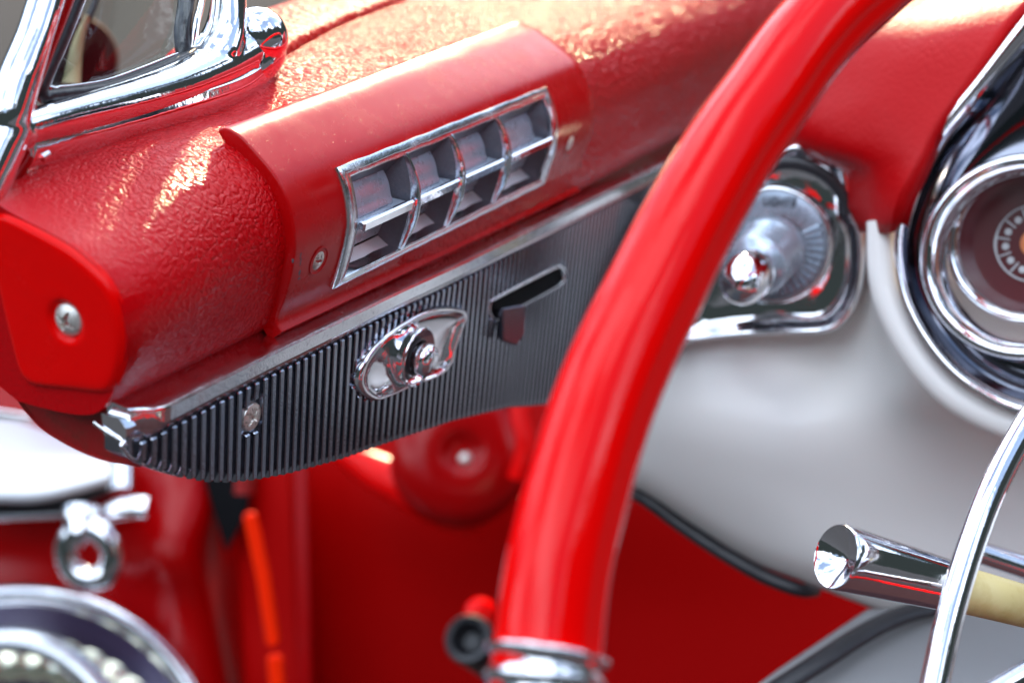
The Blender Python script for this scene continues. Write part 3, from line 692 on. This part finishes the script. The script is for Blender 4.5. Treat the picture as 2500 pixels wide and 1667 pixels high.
# collar and spoke
cpt = catmull([wh(*p) for p in [(1337, 1594), (1331, 1640), (1328, 1690), (1327, 1750), (1328, 1800)]], 24)
def colprof(t):
    r = .0165+.0022*math.exp(-((t-.02)/.06)**2)+.0014*math.exp(-((t-.30)/.05)**2)-.001*math.exp(-((t-.18)/.06)**2)
    return (r, r*.95)
obj('collar', *tube(cpt, colprof, up=wn, n=40), 'chrome', wheel, off=cW, sharp=180)
hub = wh(2800, 1500, -.05)
spk = catmull([wh(1332, 1760), wh(1500, 1900, -.006), wh(2000, 1950, -.03), hub], 24)
obj('spoke', *tube(spk, (.010, .005), up=wn, n=16), 'chrome', wheel, off=cW)
obj('hub', *lathe(hub-wn*.02, wn, [(.045, 0), (.045, .02), (.038, .032), (.02, .04), (0, .042)], 48), 'cream', wheel, off=cW)
hp0 = P(2345, 1410, .575)
hr = [hit(x, y, hp0, wn) for x, y in [(2240, 1960), (2258, 1800), (2284, 1660), (2312, 1530), (2345, 1410), (2385, 1290), (2425, 1190), (2482, 1080), (2560, 960), (2700, 820), (2900, 720), (3200, 700)]]
print('horn depth', [(round(float((p-CAM)@FW), 3)) for p in hr])
obj('horn_ring', *tube(catmull(hr, 90), (.0062, .0050), up=wn, n=28), 'chrome', wheel, off=cW, sharp=180)

# ================================================================== turn signal lever
lo_ = P(2040, 1357, .60)
stalk = empty('turn_signal_lever', 'turn signal lever with tapered chrome tip and ivory shaft crossing behind the chrome ring', 'lever', lo_)
A = P(2040, 1357, .602); B = P(2296, 1424, .628); C_ = P(2700, 1532, .67); ax = B-A; Ls = np.linalg.norm(ax); ks = .602/F
obj('chrome_tip', *lathe(A, ax, [(0, .0075), (.004, .0065), (74*ks, .0006), (78*ks, -.0001), (80*ks, .0004), (81*ks, .002), (80.5*ks, .006), (79*ks, .012), (67*ks, Ls), (65*ks, Ls+.002), (56*ks, Ls+.0025)], 72), 'chrome', stalk, off=lo_, sharp=60)
ax2 = C_-B
obj('ivory_shaft', *lathe(B, ax2, [(60*ks, -.002), (61*ks, .006), (58*ks, .03), (52*ks, .09)], 48, cap=True), 'ivory', stalk, off=lo_)

# steering column pieces low right
cl_o = P(2450, 1600, .9)
colm = empty('steering_column', 'grey cream steering column cover at the lower right under the lever', 'steering column', cl_o)
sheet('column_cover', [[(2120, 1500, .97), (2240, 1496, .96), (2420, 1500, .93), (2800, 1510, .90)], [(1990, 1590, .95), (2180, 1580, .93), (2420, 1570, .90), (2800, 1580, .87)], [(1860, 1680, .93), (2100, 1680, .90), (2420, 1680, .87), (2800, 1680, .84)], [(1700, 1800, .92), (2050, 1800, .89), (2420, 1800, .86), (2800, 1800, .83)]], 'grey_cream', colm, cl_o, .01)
obj('cover_shade_edge', *tube(catmull([P(*q) for q in [(2290, 1478, .935), (2200, 1502, .93), (2110, 1545, .92), (1990, 1622, .90), (1840, 1718, .885)]], 30), (.0075, .005), n=12), 'rubber', colm, off=cl_o)  # black tube in place of the shadow line along the cover
obj('chrome_tube', *tube([P(2385, 1345, .80), P(2560, 1404, .80)], .0065, n=20), 'chrome', colm, off=cl_o)

# ================================================================== under the dash
def slab(name, px, d, m, parent, off, depth=.02, bevel=.004, **k):
    if not isinstance(d, (list, tuple)): d = [d]*len(px)
    v, f = prism([P(x, y, q) for (x, y), q in zip(px, d)], FW*depth)
    return obj(name, v, f, m, parent, off=off, bevel=bevel, seg=4, **k)
KD = 1.7      # the footwell, jamb and door lie well beyond the dashboard
_P, _tube, _lathe, _slab, _sheet = P, tube, lathe, slab, sheet
def P(x, y, d): return _P(x, y, d*KD)
def tube(path, prof, **k):
    def g_(t):
        q = prof(t) if callable(prof) else prof
        return q*KD if isinstance(q, (int, float)) else tuple(c*KD for c in q)
    return _tube(path, g_, **k)
def lathe(c, a, prof, n=48, **k): return _lathe(c, a, [(r_*KD, h*KD) for r_, h in prof], n, **k)
kp_o = P(1100, 1300, 1.12)
kick = empty('kick_panel', 'deep red painted kick panel with a domed boss under the ribbed panel', 'kick panel', kp_o)
sheet('panel', [[(740, 900, 1.20), (1000, 900, 1.16), (1500, 900, 1.14), (2400, 900, 1.12)], [(745, 1200, 1.16), (1000, 1200, 1.13), (1500, 1200, 1.12), (2400, 1200, 1.10)], [(750, 1500, 1.15), (1000, 1500, 1.13), (1500, 1500, 1.12), (2400, 1500, 1.09)], [(755, 1850, 1.14), (1000, 1850, 1.13), (1500, 1850, 1.11), (2400, 1850, 1.08)]], 'dark_red', kick, kp_o, .01)
bo = P(1125, 1110, 1.02); bn = CAM-bo; bn /= np.linalg.norm(bn); bk = 1.02/F
bn2 = bn+np.array([.1, 0, .18]); bn2 /= np.linalg.norm(bn2)
obj('boss', *lathe(bo-bn2*.05, bn2, [(172*bk, .012), (172*bk, .026), (164*bk, .033), (140*bk, .038), (100*bk, .041), (60*bk, .042), (50*bk, .041), (40*bk, .037), (20*bk, .036), (0, .036)], 60), 'body', kick, off=kp_o, sharp=180)
obj('bolt', *lathe(bo+bn2*.003+np.array([.004, 0, -.008]), bn2, [(22*bk, 0), (20*bk, .006), (12*bk, .009), (0, .010)], 24), 'steel', kick, off=kp_o)
obj('boss_stay', *tube(catmull([P(*q) for q in [(1268, 960, 1.0), (1272, 1020, .995), (1284, 1090, .99), (1262, 1170, .99)]], 24), (.0075, .006), n=14), 'enamel', kick, off=kp_o)
obj('recess', *lathe(P(1225, 1035, 1.03), bn, [(.018, 0), (.018, .004), (0, .004)], 24), 'hole', kick, off=kp_o)
obj('lower_fold', *tube(catmull([P(*q) for q in [(800, 1085, 1.05), (900, 1140, 1.05), (1000, 1190, 1.04), (1100, 1255, 1.03), (1180, 1290, 1.03)]], 30), lambda t: (.006+.012*math.sin(math.pi*t), .006+.009*math.sin(math.pi*t)), n=20), 'enamel', kick, off=kp_o, sharp=180)

# rubber bumper knob by the collar
ro = P(1145, 1560, .86); rk = .86/F
bump_o = empty('rubber_bumper', 'small dark rubber bumper with a red cap beside the chrome collar of the wheel', 'bumper', ro)
rn = CAM-ro; rn /= np.linalg.norm(rn); rn = rn+np.array([-.25, 0, .2]); rn /= np.linalg.norm(rn)
obj('ring', *lathe(ro, rn, [(62*rk, -.02), (62*rk, 0), (55*rk, .004), (42*rk, .003), (34*rk, -.004), (20*rk, -.008), (0, -.008)], 40), M['rubber'], bump_o, off=ro)
obj('stem', *tube([P(1165, 1590, .90), P(1240, 1640, .92)], .012, n=16), 'rubber', bump_o, off=ro)
obj('red_cap', *lathe(P(1172, 1500, .90), rn, [(48*rk, -.02), (46*rk, 0), (34*rk, .007), (0, .011)], 32), 'enamel', bump_o, off=ro)

# door jamb with its vertical folds
jo = P(640, 1400, 1.05)
jamb = empty('door_jamb', 'dark red door jamb with upright folds and a red strip painted sunlit orange below the ribbed panel', 'door jamb', jo)
slab('back_wall', [(430, 1000), (770, 1000), (790, 1850), (480, 1850)], 1.24, 'dark_red', jamb, jo, .02, .002)
slab('pillar', [(560, 1000), (705, 1000), (735, 1800), (600, 1800)], [1.12, 1.10, 1.06, 1.08], 'dark_red', jamb, jo, .04, .008)
slab('pillar_edge', [(712, 1000), (748, 1000), (762, 1800), (728, 1800)], [1.08, 1.08, 1.05, 1.05], 'body', jamb, jo, .03, .003)
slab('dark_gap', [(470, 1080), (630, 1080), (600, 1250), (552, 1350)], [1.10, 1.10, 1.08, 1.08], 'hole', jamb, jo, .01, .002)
slab('sun_painted_strip', [(592, 1262), (600, 1250), (622, 1252), (656, 1400), (682, 1560), (674, 1578), (656, 1580), (648, 1568), (626, 1420)], .99, 'orange', jamb, jo, .012, .004)
slab('sun_painted_strip_foot', [(650, 1604), (668, 1596), (688, 1602), (700, 1760), (664, 1760)], .985, 'orange', jamb, jo, .012, .004)
obj('stay_pin', *tube([P(600, 1130, 1.0), P(596, 1205, 1.0)], .007, n=14), 'dull_red', jamb, off=jo)

# open door behind, out of focus
do = P(200, 1300, 1.1)
door = empty('car_door', 'blurred red car door with white armrest and chrome latch handle at the lower left', 'car door', do)
sheet('door_panel', [[(-300, 800, 1.20), (0, 830, 1.16), (250, 900, 1.13), (450, 1000, 1.12), (540, 1010, 1.20)],
                     [(-300, 1150, 1.17), (0, 1160, 1.13), (300, 1170, 1.10), (500, 1180, 1.10), (560, 1190, 1.20)],
                     [(-300, 1350, 1.17), (0, 1350, 1.13), (280, 1350, 1.09), (440, 1350, 1.06), (590, 1380, 1.18)],
                     [(-300, 1450, 1.15), (0, 1450, 1.12), (300, 1470, 1.09), (480, 1500, 1.07), (600, 1520, 1.18)],
                     [(-300, 1850, 1.15), (0, 1850, 1.12), (300, 1850, 1.08), (540, 1850, 1.06), (650, 1850, 1.18)]], 'body', door, do, .01)
sheet('armrest', [[(-250, 1016, 1.16), (0, 1026, 1.14), (150, 1070, 1.12), (285, 1105, 1.10)], [(-250, 1100, 1.09), (0, 1108, 1.08), (150, 1120, 1.07), (296, 1130, 1.07)], [(-250, 1190, 1.02), (0, 1192, 1.02), (130, 1180, 1.03), (290, 1150, 1.04)], [(-250, 1218, 1.01), (0, 1220, 1.01), (112, 1212, 1.015), (268, 1172, 1.03)]], 'white', door, do, .012)
slab('armrest_base', [(-250, 1224), (0, 1226), (120, 1220), (170, 1196), (270, 1178), (275, 1200), (160, 1250), (0, 1256), (-250, 1262)], 1.045, 'rubber', door, do, .04, .004)
slab('armrest_trim', [(-250, 1262), (0, 1258), (158, 1252), (158, 1262), (0, 1270), (-250, 1275)], 1.04, 'chrome', door, do, .03, .002)
slab('top_trim', [(-250, 985), (0, 1002), (78, 1014), (84, 1030), (0, 1024), (-250, 1010)], 1.03, 'chrome', door, do, .03, .002)
hk = 1.0/F
obj('latch_post', *tube([P(300, 1080, 1.02), P(296, 1200, 1.0)], .0085, n=20), 'chrome', door, off=do)
hd = obj('latch_handle', *tube(catmull([P(*q) for q in [(262, 1258, 1.0), (290, 1245, .995), (330, 1238, .99), (362, 1238, .99)]], 20), lambda t: (.0095, .0075), n=20), 'chrome', door, off=do)
obj('latch_neck', *tube(catmull([P(*q) for q in [(196, 1238, .985), (192, 1275, .98), (178, 1320, .98)]], 20), lambda t: (.0115, .008), n=20), 'chrome', door, off=do)
obj('latch_ring', *tube(catmull([P(219+56*math.cos(t)-6*math.sin(t), 1352-62*math.sin(t), .98) for t in np.linspace(0, 2*math.pi, 12, endpoint=False)], 48, True), (.0085, .0075), closed=True, up=FW, n=18), 'chrome', door, off=do)

# round lamp low left
zo = P(20, 1946, .98); zk = .98/F; zn = CAM-P(20, 1700, .98); zn /= np.linalg.norm(zn); zn = zn+np.array([0, 0, .15]); zn /= np.linalg.norm(zn)
lamp = empty('round_lamp', 'large round chrome ringed lamp with pale crystal ribs cropped by the lower left corner', 'lamp', zo)
obj('chrome_ring', *lathe(zo, zn, [(525*zk, -.06), (525*zk, 0), (514*zk, .010), (496*zk, .013), (478*zk, .009), (466*zk, 0), (440*zk, -.012), (410*zk, -.03)], 120), 'chrome', lamp, off=zo, sharp=180)
obj('bowl', *lathe(zo, zn, [(462*zk, -.004), (420*zk, -.035), (300*zk, -.05), (0, -.055)], 80), mat('dark_plum_metal', (.09, .06, .13), .3, .7), lamp, off=zo, sharp=180)
za, zb = frame(zn, np.array([0, 0, 1.])); zb = -zb if zb[2] < 0 else zb; za = -za if za[0] < 0 else za
obj('inner_band', *tube([zo+(za*math.cos(t)*300+zb*math.sin(t)*385)*zk*KD-zn*.005 for t in np.linspace(.25, math.pi-.25, 40)], (.010, .006), up=zn, n=14), 'chrome_worn', lamp, off=zo)
m = MB()
for i in range(13):
    t = .55+i*.17; r = 330
    c = zo+(za*math.cos(t)*r*1.08+zb*math.sin(t)*r*1.02)*zk*KD-zn*.004
    m.add(*lathe(c-zn*.01, zn, [(.017, 0), (.0165, .004), (.012, .007), (0, .0085)], 16))
obj('crystal_row', m.v, m.f, 'amber', lamp, off=zo)

P, tube, lathe = _P, _tube, _lathe
# ================================================================== windshield corner frame (chrome casting) and glass
def PW(x, y, d):            # the frame stands on a plane parallel to the dashboard
    return hit(x, y, O+(-.040-(d-.64)*.35)*W, W)
qo = PW(300, 260, .64)
wf = empty('window_frame', 'chrome window frame corner casting standing on the left end of the red dashboard', 'window frame', qo)
def metal_blob(name, tubes, vox, m, smooth_it=6):
    b = MB()
    for path, rad, n in tubes:
        pp = catmull([PW(*q) for q in path], n)
        b.add(*tube(pp, (lambda t, rad=rad: tuple(np.interp(t, np.linspace(0, 1, len(rad)), [r[k] for r in rad]) for k in (0, 1))), up=np.array([-.3, -.9, .35]), n=24))
    o = obj(name, b.v, b.f, m, wf, off=qo, sharp=180)
    rm = o.modifiers.new('remesh', 'REMESH'); rm.mode = 'VOXEL'; rm.voxel_size = vox; rm.use_smooth_shade = True
    s = o.modifiers.new('smooth', 'SMOOTH'); s.factor = .6; s.iterations = smooth_it
    return o
metal_blob('chrome_molding', [
    # lower bar, knob at its end, right leg
    ([(40, 318, .635), (110, 300, .637), (230, 272, .642), (340, 243, .648), (440, 210, .655), (530, 168, .662), (600, 125, .668), (632, 92, .67)],
     [(.0068, .0070), (.0072, .0085), (.0086, .0100), (.0105, .0115), (.0125, .0130), (.0142, .0142)], 60),
    ([(560, 190, .668), (600, 160, .667), (625, 125, .666), (632, 95, .666), (628, 75, .668)], [(.0115, .0115), (.0138, .014), (.0152, .0150), (.0150, .0148), (.0120, .0120)], 30),
    ([(480, 175, .665), (520, 140, .665), (545, 90, .668), (556, 30, .672), (560, -60, .68), (562, -200, .70)], [(.010, .009), (.0125, .010), (.0100, .0085), (.0080, .0080), (.0075, .0078), (.0075, .0078)], 40),
    # left leg
    ([(62, 330, .632), (30, 330, .628), (22, 290, .626), (45, 200, .628), (80, 100, .632), (112, 0, .638), (160, -150, .65), (200, -280, .66)], [(.006, .006), (.0085, .008), (.0085, .0075), (.0078, .006), (.0078, .006), (.0078, .006), (.0078, .006), (.0078, .006)], 60),
    ([(30, 310, .626), (10, 370, .622), (-10, 430, .62), (-40, 500, .62)], [(.0085, .008), (.007, .008), (.006, .008), (.006, .008)], 30),
], .00085, 'chrome')
kc_ = PW(630, 92, .655); kn_ = CAM-kc_
obj('end_knob', *lathe(kc_, kn_, [(.0150*math.sin(q), .0150*math.cos(q)*.85) for q in np.linspace(.001, math.pi-.001, 32)], 48), 'chrome', wf, off=qo, sharp=180)
# skirt plate below the bar
rows = [[(60, 335, .63), (230, 300, .63), (440, 240, .63), (600, 185, .63), (672, 130, .635)],
        [(72, 372, .628), (230, 335, .628), (440, 277, .628), (600, 222, .628), (680, 158, .635)],
        [(60, 412, .632), (184, 386, .632), (300, 345, .632), (440, 304, .632), (574, 270, .632), (634, 236, .632), (672, 184, .637)]]
G = np.stack([catmull([PW(*q) for q in r_], 50) for r_ in rows]); G = np.stack([catmull(G[:, j], 20) for j in range(50)], 1)
v, f = loft([list(r_) for r_ in G], False, False); obj('skirt', v, f, 'chrome', wf, off=qo, solid=.002, soff=0, sharp=180)
# painted inner reveal and gasket
def band(name, pts, m, rad, n=60): return obj(name, *tube(catmull([PW(*q) for q in pts], n), rad, up=FW, n=16), m, wf, off=qo, sharp=180)
band('painted_reveal', [(215, -150, .664), (165, 0, .650), (118, 120, .642), (78, 225, .638), (74, 262, .638), (100, 282, .638), (150, 276, .642)], 'body', (.0026, .004))
band('leg_groove', [(190, -150, .658), (140, 0, .640), (95, 120, .633), (55, 230, .630), (38, 285, .628)], 'leather_soft', (.0007, .0035))
band('lower_reveal', [(150, 312, .640), (110, 318, .636), (88, 345, .634), (66, 392, .632), (30, 450, .630)], 'body', (.0022, .003))
band('gasket', [(240, -150, .672), (188, 0, .660), (140, 120, .652), (100, 215, .648), (110, 238, .648), (150, 234, .650), (260, 218, .656), (350, 188, .662), (440, 150, .668), (500, 122, .672)], 'rubber', (.0030, .0035))
band('inner_trim', [(262, -150, .680), (204, 0, .668), (156, 120, .660), (122, 200, .656), (140, 216, .656), (250, 202, .662), (340, 172, .668), (430, 136, .674)], 'chrome_worn', (.0010, .0020))
band('far_gasket', [(452, 150, .69), (445, 80, .70), (455, 0, .71), (470, -150, .73)], 'rubber', (.0040, .004))
band('far_trim', [(470, 130, .685), (478, 60, .69), (492, 0, .70), (515, -150, .72)], 'chrome', (.0018, .003))
obj('pin', *tube([PW(102, 386, .60), PW(118, 376, .60)], (.0016, .0016), n=12), 'chrome', wf, off=qo)
gl = [PW(*q) for q in [(225, -160, .672), (110, 225, .654), (300, 205, .664), (440, 150, .678), (490, -160, .71)]]
v, f = prism(gl, np.array(FW)*.003); obj('glass', v, f, 'glass', wf, off=qo)

# wiper seen through the glass, red bonnet behind it
wo = P(200, 120, .9)
wip = empty('wiper', 'wiper with dark arm and a pale yellow reflection shaped as a tapered tip seen through the corner glass', 'wiper', wo)
obj('arm', *tube(catmull([P(*q) for q in [(260, -120, .92), (236, -10, .9), (216, 46, .89)]], 16), (.0022, .0022), n=12), 'rubber', wip, off=wo)
obj('tip', *tube(catmull([P(*q) for q in [(217, 40, .89), (200, 75, .89), (184, 130, .89), (172, 205, .89)]], 24), lambda t: (.0012+.0052*t, .004), n=16, up=FW), 'yellow', wip, off=wo)  # solid tip put in for a pale yellow reflection
bo2 = P(200, 120, 1.3)
bon = obj('bodywork', *lathe(P(185, 140, 1.15), CAM-P(185, 140, 1.15), [(.028, -.03), (.034, -.01), (.032, .004), (.0, .006)], 40), mat('dark_bodywork', (.05, .001, .002), .7, spec=.1), None)
tag(bon, 'dark rounded bodywork seen out of focus through the corner glass', 'bodywork')

# ================================================================== setting
m = MB(); m.add(*box((-400, -400, -.65), (400, 400, -.45)))
gnd = obj('ground', m.v, m.f, 'asphalt', None, smooth=False); gnd['kind'] = 'structure'; gnd['label'] = 'grey asphalt ground outside the car'; gnd['category'] = 'ground'
m = MB(); m.add(*prism([(.0, .25, -.12), (.3, -.9, -.12), (2.4, .3, -.12), (1.8, 2.8, -.12), (.1, 2.6, -.12)], (0, 0, .02)))
fl = obj('car_floor', m.v, m.f, 'carpet', None, smooth=False); fl['kind'] = 'structure'; fl['label'] = 'dark red carpet of the footwell'; fl['category'] = 'floor'
